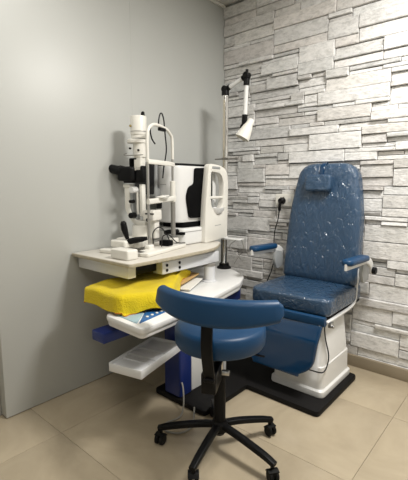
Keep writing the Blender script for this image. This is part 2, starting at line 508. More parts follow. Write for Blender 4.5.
tube(bm, [(1.172, -.60, .458), (1.163, -.60, .44), (1.159, -.57, .36), (1.169, -.545, .27), (1.172, -.555, .22), (1.176, -.60, .195), (1.160, -.622, .185), (1.08, -.620, .18), (1.0, -.618, .18)], .0035, n=6)
obj('control_lead', bm, M['black'], ch)
bm = new(); box(bm, (1.19, -.58, .452), (.02, .035, .03), .004); cyl(bm, (1.195, -.595, .45), (1.215, -.595, .45), .010)
obj('release_lever', bm, M['steel'], ch)

# ------------------------------------------------------------------ stool
st = thing('stool', 'round blue vinyl stool with curved backrest on black five-star base', 'stool', (.968, -1.262, 0))
cx, cy = .968, -1.262
wheels = [(.742, -1.417), (.79, -1.085), (1.092, -1.03), (1.258, -1.28), (1.03, -1.508)]
def bigleg(wx, wy):
    bm = new(); d = Vector((wx-cx, wy-cy, 0)); u = d.normalized()
    P = [Vector((cx, cy, .118))+u*.01, Vector((cx, cy, .112))+u*.10, Vector((cx, cy, .092))+u*(d.length-.05), Vector((cx, cy, .076))+u*(d.length+.012)]
    tube(bm, P, [1, 1, .95, .85], sec=(.034, .026), smooth=5)
    leg = obj('leg', bm, M['black'], st)
    bm = new()
    a = random.uniform(0, 6.28); n_ = Vector((math.cos(a), math.sin(a), 0)); t_ = Vector((-n_.y, n_.x, 0))
    c = Vector((wx, wy, .026))+t_*.006
    cyl(bm, (wx, wy, .04), (wx, wy, .082), .008)
    for s in (-1, 1):
        cyl(bm, c+n_*s*.005, c+n_*s*.021, .025, bev=.004, n=18)
    tube(bm, [c-t_*.022+Vector((0, 0, .012)), c-t_*.006+Vector((0, 0, .026)), c+t_*.016+Vector((0, 0, .022))], 1, sec=(.046, .006), smooth=4)
    obj('castor', bm, M['rubber'], leg)
for w in wheels: bigleg(*w)
bm = new()
lathe(bm, [(1e-4, .072), (.022, .072), (.026, .08), (.036, .09), (.038, .128), (.030, .14), (1e-4, .14)], Matrix.Translation((cx, cy, 0)))
obj('hub', bm, M['black'], st)
bm = new()
lathe(bm, [(1e-4, .13), (.027, .13), (.027, .36), (.0255, .365), (1e-4, .365)], Matrix.Translation((cx, cy, 0)))
obj('gas_column', bm, M['black'], st)
bm = new(); cyl(bm, (cx, cy, .36), (cx, cy, .49), .016); obj('piston', bm, M['steel'], st)
bm = new()
lathe(bm, [(1e-4, .505), (.18, .505), (.192, .511), (.199, .523), (.201, .555), (.200, .583), (.193, .594), (.182, .600), (.1, .606), (1e-4, .607)], Matrix.Translation((cx, cy, 0)), 48)
obj('seat', bm, M['vinyl'], st)
bm = new()
box(bm, (cx, cy, .492), (.20, .20, .022), .004, rz=.4)
obj('seat_plate', bm, M['black'], st)
# backrest arc
nrm = Vector((.25, -.968, 0)).normalized(); tan = Vector((.968, .25, 0)).normalized()
bc = Vector((cx, cy, 0))+nrm*.225+tan*.04
ARC = .42; TH = .70
bm = new(); rings = []
NA = 30
for i in range(NA+1):
    f = i/NA*2-1; a = f*TH
    ctr = bc-nrm*ARC*(1-math.cos(a))+tan*ARC*math.sin(a)
    rad = (nrm*math.cos(a)+tan*math.sin(a))
    e = abs(f); hh = .055*(1-.30*e**2)
    thk = .046
    if e > .93:
        q = math.sqrt(max(.02, 1-((e-.93)/.07)**2)); hh *= (.45+.55*q); thk *= (.35+.65*q)
    z = .722+.016*f*f
    rings.append([tuple(ctr+rad*(u+(-v*.18))+Vector((0, 0, z+v))) for u, v in rr(thk, 2*hh, .021, 5)])
ring_loft(bm, rings)
obj('backrest', bm, M['vinyl'], st)
bm = new()
pp = Vector((cx, cy, 0))+nrm*.245
foot = Vector((cx, cy, 0))+nrm*.20+tan*.048
tube(bm, [foot+Vector((0, 0, .395)), foot+nrm*.015+Vector((0, 0, .47)), foot+nrm*.035+Vector((0, 0, .58)), foot+nrm*.03+Vector((0, 0, .70))], 1, sec=(.048, .014), smooth=5, up=tuple(nrm))
obj('back_post', bm, M['black'], st)
bm = new()
bd = (nrm*.20+tan*.048).normalized(); bt = Vector((-bd.y, bd.x, 0))
X = MX(tuple(Vector((cx, cy, .445))+bd*.11), bd, bt)
slab(bm, .25, .042, .014, .004, .003, X)
slab(bm, .13, .06, .085, .006, .005, X @ Matrix.Translation((.045, -.006, -.022)))
obj('bracket', bm, M['black'], st)
bm = new()
cyl(bm, tuple(Vector((cx, cy, .43))+bd*.12+bt*.03), tuple(Vector((cx, cy, .43))+bd*.12+bt*.062), .012)
obj('tilt_knob', bm, M['steel'], st)
bm = new()
tube(bm, [(cx, cy, .468), (cx+.09, cy+.06, .466), (cx+.17, cy+.10, .458)], .005)
obj('height_lever', bm, M['black'], st)

# ------------------------------------------------------------------ instrument stand
sd = thing('instrument_stand', 'blue and white refraction stand with control desk and instrument table', 'instrument stand', (.52, -.95, .033))
bm = new()
box(bm, (.519, -1.076, .290), (.125, .10, .51), .008, r=.012)
obj('column', bm, M['royal'], sd)
bm = new(); box(bm, (.515, -.86, .27), (.115, .325, .474), .006); o = obj('cabinet', bm, M['white2'], sd); o['label'] = 'white cabinet behind the blue column'
bm = new()
box(bm, (.455, -1.21, .486), (.095, .68, .05), .004, rz=R(0))
obj('support_beam', bm, M['royal'], sd)
bm = new(); box(bm, (.495, -.665, .503), (.15, .27, .084), .004, rz=R(8))
obj('mounting_block', bm, M['royal'], sd)
# desk
D = rpoly([(.49, -1.53), (.768, -1.54), (.745, -1.25), (.612, -.61), (.525, -.445), (.34, -.33), (.14, -.30), (.12, -.62), (.36, -1.16)], [.03, .03, .3, .03, .04, .05, .04, .08, .1], 6)
bm = new(); prism(bm, D, .028, Matrix.Translation((0, 0, .552)), .008)
cxx = sum(p[0] for p in D)/len(D); cyy = sum(p[1] for p in D)/len(D)
prism(bm, [(cxx+(x-cxx)*.965, cyy+(y-cyy)*.985) for x, y in D], .03, Matrix.Translation((0, 0, .527)), .006)
dk = obj('desk', bm, M['white2'], sd)
# sloped keypad strip
bm = new()
K = rpoly([(.708, -1.505), (.655, -1.16), (.575, -1.17), (.620, -1.40)], [.012]*4)
prism(bm, K, .005, Matrix.Translation((0, 0, .5795)), .0015)
kp = obj('keypad', bm, M['kblue'], dk)
bm = new(); prism(bm, rpoly([(.70, -1.51), (.612, -1.395), (.565, -1.40), (.52, -1.47), (.54, -1.50)], .012), .004, Matrix.Translation((0, 0, .5795)), .001)
obj('pale_panel', bm, M['lblue'], dk)
bm = new(); prism(bm, rpoly([(.612, -1.39), (.573, -1.16), (.50, -1.17), (.54, -1.39)], .008), .004, Matrix.Translation((0, 0, .5795)), .001)
obj('display', bm, M['lcd'], dk)
for k in range(9):
    bm = new(); f = k/6
    lathe(bm, [(1e-4, 0), (.0075, 0), (.0075, .003), (.006, .0045), (1e-4, .005)], Matrix.Translation((.674-.0195*f, -1.428+.195*f, .584)), 14)
    obj('button', bm, M['button'], kp)
bm = new()
bm.free()
for k in range(5):
    bm = new(); box(bm, (.60-.006*k, -1.34+.035*k, .5853), (.012, .014, .0016), .0003); obj('display_marking', bm, M['button'], dk)
bm = new(); cyl(bm, (.388, -.775, .580), (.388, -.775, .586), .032, bev=.002); obj('cable_grommet', bm, M['black'], dk)
dk.location.z += .018
# frosted accessory tray
bm = new()
T = Matrix.Translation((.560, -1.335, .348)) @ Matrix.Rotation(R(14), 4, 'Z')
TW, TL, THh = .185, .36, .042
def wallbox(cx_, cy_, w, l, z=0, h=THh, b=.002): slab(bm, w, l, h, b, b, T @ Matrix.Translation((cx_, cy_, z)), 0, 2, cn=2)
wallbox(0, 0, TW, TL, -THh/2+.012, .026)
wallbox(-TW/2, 0, .004, TL); wallbox(TW/2, 0, .004, TL); wallbox(0, -TL/2, TW, .004); wallbox(0, TL/2, TW, .004)
for yy in (-.085, .05): wallbox(0, yy, TW-.004, .003, -.004, THh-.01)
wallbox(0, -.015, TW-.004, .05, .008, .012)
tr = obj('accessory_tray', bm, M['tray'], sd); tr['label'] = 'frosted white divided accessory tray'
bm = new(); box(bm, (.52, -1.16, .322), (.06, .16, .008), .002); obj('tray_bracket', bm, M['steel'], sd)
# telescopic table post and arm
PX, PY = .445, -.715
bm = new(); lathe(bm, [(1e-4, .598), (.047, .598), (.047, .605), (.038, .608), (.036, .610), (.036, .705), (1e-4, .705)], Matrix.Translation((PX, PY, 0)), 32)
obj('table_post', bm, M['silver'], sd)
bm = new(); lathe(bm, [(1e-4, .700), (.040, .700), (.040, .716), (1e-4, .717)], Matrix.Translation((PX, PY, 0)), 32)
obj('post_collar', bm, M['greyrod'], sd)
bm = new()
box(bm, (.432, -.895, .752), (.075, .50, .068), .004, rz=R(1))
arm = obj('table_arm', bm, M['silver'], sd)
bm = new(); box(bm, (.30, -1.0, .760), (.25, .62, .05), .003, rz=R(1)); obj('slide_rail', bm, M['black'], sd)
bm = new()
fd = Vector((math.cos(R(1)), math.sin(R(1)), 0)); ft = Vector((-fd.y, fd.x, 0))
fo = Vector((.432, -.895, .752))+fd*.0375
for yy in (-.215, -.115):
    for zz in (.014, -.014):
        bm = new(); p = fo+ft*yy+Vector((0, 0, zz)); cyl(bm, p-fd*.001, p+fd*.004, .0085, bev=.001, n=14)
        obj('bolt', bm, M['black'], arm)
# table top
TT = rpoly([(.006, -1.405), (.516, -1.40), (.522, -1.05), (.505, -.72), (.37, -.50), (.006, -.44)], [.008, .02, .1, .10, .06, .01], 6)
bm = new(); prism(bm, TT, .017, Matrix.Translation((0, 0, .801)), .002, 1)
prism(bm, [(.262+(x-.262)*.985, -.92+(y+.92)*.992) for x, y in TT], .0025, Matrix.Translation((0, 0, .8175)), .001, 0)
tt = obj('table_top', bm, [M['top'], M['edge']], sd)
bm = new(); box(bm, (.243, -1.345, .767), (.45, .05, .066), .003)
obj('table_apron', bm, M['silver'], sd)
bm = new(); box(bm, (.30, -1.02, .793), (.22, .60, .016), .002); obj('slide_carriage', bm, M['blackmat'], sd)

# ------------------------------------------------------------------ towel, papers
def fsm(a, b, x):
    t = max(0, min(1, (x-a)/(b-a))); return t*t*(3-2*t)
bm = new(); NU, NV = 56, 76; P = []
X0, X1, Y0, Y1, ZT = .262, .560, -1.487, -.84, .694
HX, HY = .112, .108                                # how far the towel hangs over the sides and the near end
for j in range(NV+1):
    t = Y0-HY+(Y1-Y0+HY)*j/NV
    for i in range(NU+1):
        q = X0-HX+(X1-X0+2*HX)*i/NU
        far = fsm(-1.10, -.86, t)
        x1 = X1+.012-.19*fsm(-1.20, -.90, t)
        q = X0-HX+(x1+HX-X0+HX)*i/NU
        rc = .055
        dx = max(0, q-(x1-rc), (X0+rc)-q); dy = max(0, (Y0+rc)-t); sx = 1 if q > (X0+x1)/2 else -1
        dd = math.hypot(dx, dy); ux, uy = (dx/dd, dy/dd) if dd > 1e-6 else (0, 0)
        o = max(0, dd-rc); rb = .034
        ox, oy = o*ux, o*uy
        drop = o-rb*.6 if o > rb*1.5 else (o*o)/(rb*3.6)*1.45
        out = min(o, rb)*.62+max(0, o-rb)*.10
        fold = .010*math.sin(t*21+i*.06)+.004*math.sin(t*47) if ux > uy else .005*math.sin(q*22+1)
        if sx > 0 and ux > .3: fold += .075*math.exp(-((t+1.31)/.09)**2)
        w = min(1, o/.07)
        k_ = min(dd, rc)
        x = max(X0+rc, min(x1-rc, q))+sx*ux*(k_+out+fold*w); y = max(Y0+rc, t)-uy*(k_+out+fold*w*.5)
        drop = min(drop, .084)
        z = ZT-drop*(1-.35*far)+.003*math.sin(x*37+y*21)+.0035*math.sin(y*29-x*13)
        z += .012*far+.040*far*math.sin(i*.42+t*6)*(1-min(1, o/.1))*math.exp(-((i-38)/16)**2)*1.0-.03*fsm(-.93, -.84, t)
        hang = .010*math.sin(t*17+2) if ox > oy else .004*math.sin(q*17)-.006
        z = max(z-hang*w, .6085)
        P.append((x, y, z))
fs = []
for j in range(NV):
    for i in range(NU):
        a = j*(NU+1)+i; fs.append((a, a+1, a+NU+2, a+NU+1))
add(bm, P, fs)
# folded under-layer so the towel has body
tw = obj('towel', bm, [M['towel'], M['hem']]); tag(tw, 'bright yellow towel draped over the control desk below the table', 'towel')
origin(tw, (.45, -1.2, .58))
tw.data.materials.clear(); tw.data.materials.append(M['towel']); tw.data.materials.append(M['hem'])
sm = tw.modifiers.new('Solid', 'SOLIDIFY'); sm.thickness = .009; sm.offset = -1; sm.material_offset_rim = 1
sb = tw.modifiers.new('Sub', 'SUBSURF'); sb.levels = 1; sb.render_levels = 1
bm = new(); box(bm, (.39, -1.28, .6375), (.22, .36, .075), .012)
o = obj('tray_shelf', bm, M['white2'], sd)

bm = new(); T = Matrix.Translation((.425, -.905, .617)) @ Matrix.Rotation(R(22), 4, 'Z') @ Matrix.Rotation(R(4), 4, 'X')
slab(bm, .13, .22, .008, .003, .002, T)
o = obj('paper_stack', bm, M['paper']); tag(o, 'white papers poking out from the far end of the yellow towel', 'papers'); origin(o, (.425, -.905, .608))
bm = new(); T = Matrix.Translation((.385, -.895, .642)) @ Matrix.Rotation(R(14), 4, 'Z') @ Matrix.Rotation(R(5), 4, 'X')
slab(bm, .11, .22, .010, .003, .002, T)
o = obj('envelope', bm, M['manila']); tag(o, 'tan envelope lying over white papers behind the yellow towel', 'envelope'); origin(o, (.385, -.895, .63))

# ------------------------------------------------------------------ slit lamp
F0 = Vector((.296, -.979, 0)); th = R(14)
TS = Matrix.Translation(F0) @ Matrix.Rotation(th, 4, 'Z')     # local x = towards patient, y = along the chin rest frame
sl = thing('slit_lamp', 'ivory slit lamp microscope with black eyepieces and chin rest frame', 'slit lamp', (F0.x-.1, F0.y, .82))
Z0 = .8205
bm = new()
slab(bm, .10, .41, .022, .012, .006, TS @ Matrix.Translation((.04, -.065, Z0+.011)))
slab(bm, .30, .05, .022, .01, .006, TS @ Matrix.Translation((-.10, -.245, Z0+.011)))
slab(bm, .30, .05, .022, .01, .006, TS @ Matrix.Translation((-.10, .115, Z0+.011)))
obj('base_frame', bm, M['white'], sl)
bm = new(); slab(bm, .138, .075, .052, .012, .008, Matrix.Translation((.373, -1.318, Z0+.026)) @ Matrix.Rotation(R(3), 4, 'Z'))
obj('rail_cover', bm, M['white'], sl)
MU, MV = -.140, -.018
def P_(u, v, z): return tuple(TS @ Vector((u, v, z)))
bm = new(); cyl(bm, P_(-.11, -.27, Z0+.035), P_(-.11, .15, Z0+.035), .007); obj('axle', bm, M['steel'], sl)
bm = new(); slab(bm, .17, .15, .05, .015, .008, TS @ Matrix.Translation((MU-.0, MV-.06, Z0+.047)))
slab(bm, .12, .10, .04, .015, .008, Matrix.Translation((.19, -1.18, Z0+.048)) @ Matrix.Rotation(R(8), 4, 'Z'))
obj('moving_stage', bm, M['white'], sl)
bm = new(); lathe(bm, [(1e-4, .885), (.054, .885), (.056, .89), (.056, .955), (.052, .962), (1e-4, .963)], TS @ Matrix.Translation((MU+.008, MV, 0)), 32)
obj('turntable', bm, M['white'], sl)
# joystick
jb = Vector(P_(-.125, -.165, .892))
bm = new(); tube(bm, [jb, jb+Vector((-.006, -.003, .02)), jb+Vector((-.014, -.009, .055)), jb+Vector((-.02, -.012, .09)), jb+Vector((-.022, -.014, .104))], [.010, .014, .019, .018, .010], n=14)
obj('joystick', bm, M['black'], sl)
hb = Vector(P_(-.062, -.172, .892))
bm = new(); tube(bm, [hb+Vector((-.035, -.03, -.012)), hb+Vector((-.028, -.024, -.008)), hb, hb+Vector((.03, .02, .006)), hb+Vector((.055, .035, .012))], [.010, .017, .0175, .015, .010], n=14)
obj('lever_handle', bm, M['black'], sl)
# microscope arm (curved yoke)
def plate(name, pts, w, m, v0, T0=TS, par=sl, b=.003):
    bm = new(); prism(bm, pts, w, T0 @ MX((0, v0+w/2, 0), (1, 0, 0), (0, 0, 1)), b); return obj(name, bm, m, par)
def u_(px): return MU+(px-138.6)/145
yoke = [(u_(124.5), 1.205), (u_(130), 1.205), (u_(130), 1.06), (u_(131.5), 1.03), (u_(136), .99), (u_(146), .985), (u_(146), .962), (u_(134), .963), (u_(127.5), 1.015), (u_(124.8), 1.055)]
plate('microscope_arm', rpoly(yoke, .012), .045, M['white'], MV)
iy = [(u_(130.2), 1.19), (u_(132.5), 1.19), (u_(132.8), 1.06), (u_(137), 1.005), (u_(136), .991), (u_(131.6), 1.031), (u_(130.2), 1.06)]
plate('arm_lining', iy, .036, M['grey'], MV)
bm = new()
box(bm, (u_(141.5), MV, 1.11), (.022, .035, .19), .004, T=TS); box(bm, (u_(137.5), MV-.012, 1.10), (.012, .016, .15), .003, T=TS)
obj('illumination_column', bm, M['white'], sl)
bm = new(); p = Vector(P_(u_(136.5), MV-.015, 1.172)); d = Vector(P_(0, -1, 0))-Vector(P_(0, 0, 0))
cyl(bm, p, p+d*.05, .019, bev=.003, n=24); obj('pivot_knob', bm, M['white2'], sl)
for px, z, r in ((134.6, 1.103, .011), (134.8, 1.02, .019)):
    bm = new(); p = Vector(P_(u_(px), MV-.02, z)); cyl(bm, p, p+d*.045, r, r*.9, .004, 18); obj('adjusting_knob', bm, M['black'], sl)
# illumination tower
TM = TS @ Matrix.Translation((MU+.002, MV, 0))
bm = new()
lathe(bm, [(1e-4, 1.49), (.047, 1.49), (.048, 1.50), (.048, 1.512), (.0475, 1.514), (.0475, 1.590), (.045, 1.596), (.020, 1.601), (1e-4, 1.601)], TM, 36)
obj('lamp_housing', bm, M['white'], sl)
bm = new(); lathe(bm, [(1e-4, 1.505), (.0488, 1.505), (.0488, 1.510), (1e-4, 1.510)], TM, 36); obj('housing_band', bm, M['steel'], sl)
bm = new(); lathe(bm, [(1e-4, 1.47), (.044, 1.47), (.044, 1.505), (1e-4, 1.505)], TM, 36); obj('housing_neck', bm, M['white'], sl)
bm = new(); lathe(bm, [(1e-4, 1.442), (.057, 1.442), (.060, 1.445), (.060, 1.460), (.057, 1.464), (.044, 1.466), (1e-4, 1.466)], TM @ Matrix.Translation((-.012, 0, 0)), 36)
obj('filter_disc', bm, M['white'], sl)
bm = new(); lathe(bm, [(1e-4, 1.362), (.036, 1.362), (.037, 1.37), (.039, 1.45), (1e-4, 1.455)], TM @ Matrix.Translation((.004, 0, 0)), 30)
obj('light_tube', bm, M['white'], sl)
bm = new(); p = Vector(P_(MU, MV-.015, 1.362)); tube(bm, [P_(u_(128), MV-.02, 1.386), P_(u_(126.3), MV-.03, 1.38), P_(u_(128), MV-.04, 1.372), P_(u_(134), MV-.04, 1.372), P_(u_(147), MV-.04, 1.372)], .0025)
obj('slit_lever', bm, M['greyrod'], sl)
bm = new(); p = Vector(P_(u_(133.5), MV-.03, 1.412)); cyl(bm, p, p+d*.015, .006); obj('set_screw', bm, M['black'], sl)
bm = new(); p = Vector(P_(u_(142), MV-.03, 1.40)); cyl(bm, p, p+d*.012, .006)
obj('set_screw', bm, M['black'], sl)
bm = new(); p = Vector(P_(u_(135.3), MV-.035, 1.538)); cyl(bm, p, p+d*.016, .0065); obj('brass_screw', bm, mat('brass', (.45, .35, .14), .35, metal=.8), sl)
bm = new(); p = Vector(P_(u_(143.5), MV, 1.598)); tube(bm, [p, p+Vector((0, 0, .012)), p+Vector((.006, 0, .018))], [.012, .011, .008], n=12); obj('cap_knob', bm, M['black'], sl)
bm = new(); box(bm, (u_(139.8), MV-.005, 1.325), (.05, .05, .085), .005, T=TS); obj('prism_housing', bm, M['white'], sl)
bm = new(); box(bm, (u_(132.6), MV-.01, 1.315), (.015, .045, .08), .003, T=TS); box(bm, (u_(135.5), MV-.01, 1.352), (.05, .045, .009), .003, T=TS)
obj('mirror_bracket', bm, M['blackmat'], sl)
bm = new()
slab(bm, .125, .10, .085, .03, .014, TS @ Matrix.Translation((u_(128), MV-.005, 1.266)))
slab(bm, .075, .06, .03, .02, .008, TS @ Matrix.Translation((u_(129), MV-.005, 1.226)))
slab(bm, .055, .05, .10, .01, .008, TS @ Matrix.Translation((u_(141), MV-.005, 1.262)))
obj('microscope_body', bm, M['black'], sl)
for s in (-1, 1):
    bm = new(); v = MV+s*.031
    cyl(bm, P_(u_(124), v, 1.278), P_(u_(109.5), v, 1.302), .029, .026, .004)
    cyl(bm, P_(u_(110), v, 1.301), P_(u_(101.5), v, 1.314), .020, .022, .003)
    obj('eyepiece', bm, M['black'], sl)
bm = new(); box(bm, (u_(127), MV-.005, 1.195), (.05, .045, .02), .004, T=TS); obj('mount_block', bm, M['white'], sl)
# chin rest frame
RV = .131
cf_ = P_(0, 0, 0)
for s, tag_ in ((-1, 'a'), (1, 'b')):
    bm = new(); cyl(bm, P_(0, s*RV, Z0+.015), P_(0, s*RV, 1.44), .0075); obj('frame_rod', bm, M['steel'], sl)
bm = new(); cyl(bm, P_(0, RV, Z0+.07), P_(0, RV, 1.095), .0145, bev=.003); obj('rod_sleeve', bm, M['greyrod'], sl)
bm = new(); cyl(bm, P_(0, RV, 1.095), P_(0, RV, 1.225), .0175, .0165, .004); obj('height_grip', bm, M['white'], sl)
bm = new(); slab(bm, .05, .06, .035, .01, .008, TS @ Matrix.Translation((0, RV, Z0+.035))); obj('rod_foot', bm, M['white'], sl)
bm = new(); slab(bm, .04, .05, .03, .01, .008, TS @ Matrix.Translation((0, -RV, Z0+.03)))
obj('rod_foot', bm, M['white'], sl)
bm = new()
tube(bm, [P_(0, -RV, 1.325), P_(0, -RV, 1.38), P_(0, -RV, 1.44), P_(0, -RV+.012, 1.50), P_(0, -RV+.05, 1.530), P_(0, -.03, 1.536), P_(0, .06, 1.525), P_(0, RV-.03, 1.505), P_(0, RV-.004, 1.48), P_(0, RV, 1.43), P_(0, RV, 1.355)], .009, n=12)
obj('head_arch', bm, M['white'], sl)
bm = new(); tube(bm, [P_(.004, -RV-.006, 1.328), P_(.018, -.06, 1.326), P_(.018, .06, 1.324), P_(.004, RV+.008, 1.322)], 1, sec=(.014, .026), smooth=5)
obj('forehead_band', bm, M['white'], sl)
bm = new(); tube(bm, [P_(.006, -RV-.012, 1.108), P_(.008, -.05, 1.111), P_(.008, .06, 1.115), P_(.006, RV+.012, 1.120)], 1, sec=(.022, .030), smooth=5)
obj('chin_bar', bm, M['white'], sl)
bm = new(); lathe(bm, [(1e-4, 0), (.022, 0), (.032, .006), (.034, .012), (.031, .012), (.02, .008), (1e-4, .006)], TS @ Matrix.Translation((.016, .0, 1.118)) @ Matrix.Diagonal((.8, 1.2, 1, 1)), 28)
slab(bm, .05, .085, .004, .012, .0015, TS @ Matrix.Translation((.016, -.01, 1.134)) @ Matrix.Rotation(R(7), 4, 'X'))
obj('chin_cup', bm, M['paper'], sl)
# fixation lamp cable and mount
bm = new(); box(bm, (0, .018, 1.517), (.02, .06, .018), .003, T=TS)
fl = obj('fixation_mount', bm, M['black'], sl)
bm = new()
tube(bm, [P_(0, -.01, 1.52), P_(.0, -.016, 1.555), P_(0, .0, 1.60), P_(0, .022, 1.605), P_(0, .04, 1.57), P_(0, .045, 1.53), P_(0, .052, 1.49), P_(.004, .056, 1.40), P_(-.012, .05, 1.30), P_(-.02, .05, 1.24)], .004, n=8)
tube(bm, [P_(0, -RV+.045, 1.53), P_(0, -RV+.03, 1.50), P_(0, -RV+.045, 1.455), P_(0, -RV+.075, 1.43)], .0042, n=8)
obj('fixation_cable', bm, M['black'], sl)
# power unit and small leads on the base
bm = new(); slab(bm, .075, .09, .06, .008, .006, TS @ Matrix.Translation((-.04, -.035, 1.025))); slab(bm, .05, .05, .12, .008, .006, TS @ Matrix.Translation((-.045, -.015, .945)))
obj('slit_control', bm, M['white'], sl)
bm = new(); cyl(bm, P_(-.03, .02, 1.06), P_(-.03, .02, 1.10), .018, bev=.005); obj('dimmer_knob', bm, M['black'], sl)
bm = new(); p = Vector(P_(-.03, -.09, 1.0)); cyl(bm, p, p+d*.012, .012)
box(bm, (-.03, -.08, 1.035), (.06, .006, .008), .002, T=TS)
obj('side_knob', bm, M['black'], sl)
bm = new()
tube(bm, [P_(.02, -.12, .87), P_(.0, -.09, .93), P_(.0, -.03, .955), P_(.01, .01, .93), P_(.03, .03, .88), P_(.05, .0, .85)], .0032, n=6)
tube(bm, [P_(.05, -.08, .85), P_(.02, -.02, .90), P_(.02, .05, .90), P_(.05, .09, .852), P_(.08, .14, .845)], .0032, n=6)
obj('lead', bm, M['black'], sl)
bm = new(); slab(bm, .07, .05, .03, .006, .004, TS @ Matrix.Translation((.03, -.0, Z0+.04))); obj('transformer_socket', bm, M['blackmat'], sl)
bm = new(); p0 = Vector(P_(-.015, RV+.035, .905)); tube(bm, [p0+Vector((-.05, -.04, -.004)), p0+Vector((-.03, -.025, 0)), p0+Vector((.01, .01, .004)), p0+Vector((.03, .028, .006))], [.010, .015, .015, .009], n=12)
obj('height_handle', bm, M['black'], sl)

# ------------------------------------------------------------------ autorefractor
ar = thing('autorefractor', 'white desktop eye-testing machine with tall handled chin rest frame', 'eye-testing machine', (.2, -.6, .82))
bm = new()
slab(bm, .28, .39, .105, .04, .012, Matrix.Translation((.165, -.613, .874)))
obj('base', bm, M['white2'], ar)
bm = new(); slab(bm, .285, .395, .004, .04, .0015, Matrix.Translation((.165, -.613, .905))); obj('base_seam', bm, M['mark'], ar)
bm = new(); slab(bm, .20, .30, .034, .03, .006, Matrix.Translation((.165, -.62, .942))); obj('stage', bm, M['blackmat'], ar)
# housing: leaf-like side with rounded near corner
H = rpoly([(.095, -.845), (.215, -.845), (.268, -.80), (.272, -.42), (.06, -.42), (.055, -.80)], [.03, .06, .05, .04, .04, .03], 6)
bm = new(); hx, hy = .17, -.63
def hr_(s, z, d=0): return [(hx+(x-hx)*s, hy+(y-hy)*s+d, z) for x, y in H]
ring_loft(bm, [hr_(.93, .962), hr_(.97, .968), hr_(.985, .99), hr_(1, 1.05), hr_(1, 1.22), hr_(.975, 1.30), hr_(.965, 1.318), hr_(.95, 1.322)])
obj('housing', bm, M['white2'], ar)
bm = new(); ring_loft(bm, [hr_(.955, 1.320), hr_(.965, 1.323), hr_(.965, 1.332), hr_(.955, 1.335)]); obj('top_lid', bm, M['black'], ar)
# black measuring head window on the patient side
def yz(px, py): return (-.720+(px-187)/97*.9, .975+(220-py)/147)
hd = rpoly([yz(187, 218), yz(184, 198), yz(186.5, 188.5), yz(192, 186), yz(193, 171), yz(210, 170), yz(211.5, 186), yz(211.5, 219)], [.02, .03, .03, .02, .015, .01, .01, .01], 5)
bm = new(); prism(bm, hd, .018, MX((.268, 0, 0), (0, 1, 0), (0, 0, 1)), .005)
obj('measuring_window', bm, M['blackmat'], ar)
# operator monitor tilted at the near end
bm = new(); T = MX((.07, -.90, 1.235), (.93, .37, 0), (-.02, .06, 1)); slab(bm, .16, .22, .03, .02, .008, T)
mo = obj('operator_monitor', bm, M['grey'], ar)
bm = new(); slab(bm, .135, .19, .004, .01, .001, T @ Matrix.Translation((0, 0, .017))); obj('screen', bm, M['screen'], mo)
bm = new(); box(bm, (.12, -.86, 1.15), (.05, .06, .06), .005); obj('monitor_mount', bm, M['grey'], ar)
# chin rest frame, seen from the patient side; outline in (y, z)
def cz(px, py): return (-.655+(px-202)/99, .812+(243-py)/148)
outer = rpoly([cz(204.5, 242), cz(228, 239), cz(228.8, 182), cz(227, 171), cz(221, 166.5), cz(208.5, 165), cz(207.3, 178), cz(204.6, 212)], [.012, .012, .12, .06, .04, .03, .05, .1], 5)
inner = rpoly([cz(210.6, 172.5), cz(220.5, 174), cz(223.6, 182), cz(223.6, 199), cz(222.5, 207), cz(217, 212), cz(211.5, 209), cz(210.3, 199)], [.015, .03, .03, .03, .03, .03, .03, .03], 4)
bm = new(); TF = MX((.292, 0, 0), (0, 1, 0), (0, 0, 1))
def framed(bm, outer, inner, t, T):
    tmp = bmesh.new()
    E = []
    for loop in (outer, inner):
        V = [tmp.verts.new((x, y, 0)) for x, y in loop]
        E += [tmp.edges.new((V[i], V[(i+1) % len(V)])) for i in range(len(V))]
    bmesh.ops.triangle_fill(tmp, edges=E, use_beauty=True, use_dissolve=False)
    g = bmesh.ops.extrude_face_region(tmp, geom=list(tmp.faces))
    bmesh.ops.translate(tmp, verts=[v for v in g['geom'] if isinstance(v, bmesh.types.BMVert)], vec=(0, 0, t))
    bmesh.ops.recalc_face_normals(tmp, faces=tmp.faces)
    es = [e for e in tmp.edges if len(e.link_faces) == 2 and abs(e.link_faces[0].normal.dot(e.link_faces[1].normal)) < .5 and abs(e.verts[0].co.z-e.verts[1].co.z) < 1e-6]
    bmesh.ops.bevel(tmp, geom=es, offset=.004, segments=2, profile=.5, affect='EDGES')
    tmp.verts.index_update()
    add(bm, [tuple(v.co) for v in tmp.verts], [[v.index for v in f.verts] for f in tmp.faces], 0, T); tmp.free()
framed(bm, outer, inner, .045, TF)
cf = obj('chin_rest_frame', bm, M['white'], ar)
bm = new(); slab(bm, .075, .013, .008, .004, .002, MX((.336, (cz(215.5, 0)[0]), cz(0, 168.8)[1]), (0, 1, 0), (0, 0, 1))); slab(bm, .085, .018, .004, .006, .001, MX((.3355, cz(215.5, 0)[0], cz(0, 168.9)[1]), (0, 1, -.02), (0, 0, 1)))
obj('grip_slot', bm, M['grey'], ar)
bm = new(); cyl(bm, (.32, cz(210, 0)[0], cz(0, 198)[1]), (.32, cz(225, 0)[0], cz(0, 198)[1]), .010, bev=.003)
obj('crossbar', bm, M['white'], ar)
bm = new(); lathe(bm, [(1e-4, -.03), (.03, -.03), (.046, -.012), (.054, .010), (.050, .010), (.040, -.008), (1e-4, -.014)], Matrix.Translation((.325, cz(218, 0)[0], cz(0, 209.5)[1])) @ Matrix.Diagonal((.85, 1.1, 1, 1)), 30)
obj('chin_cup', bm, M['white2'], ar)
bm = new(); box(bm, (.315, cz(214.5, 0)[0], cz(0, 204)[1]), (.016, .022, .05), .003); obj('chin_sensor', bm, M['grey'], ar)
bm = new(); 
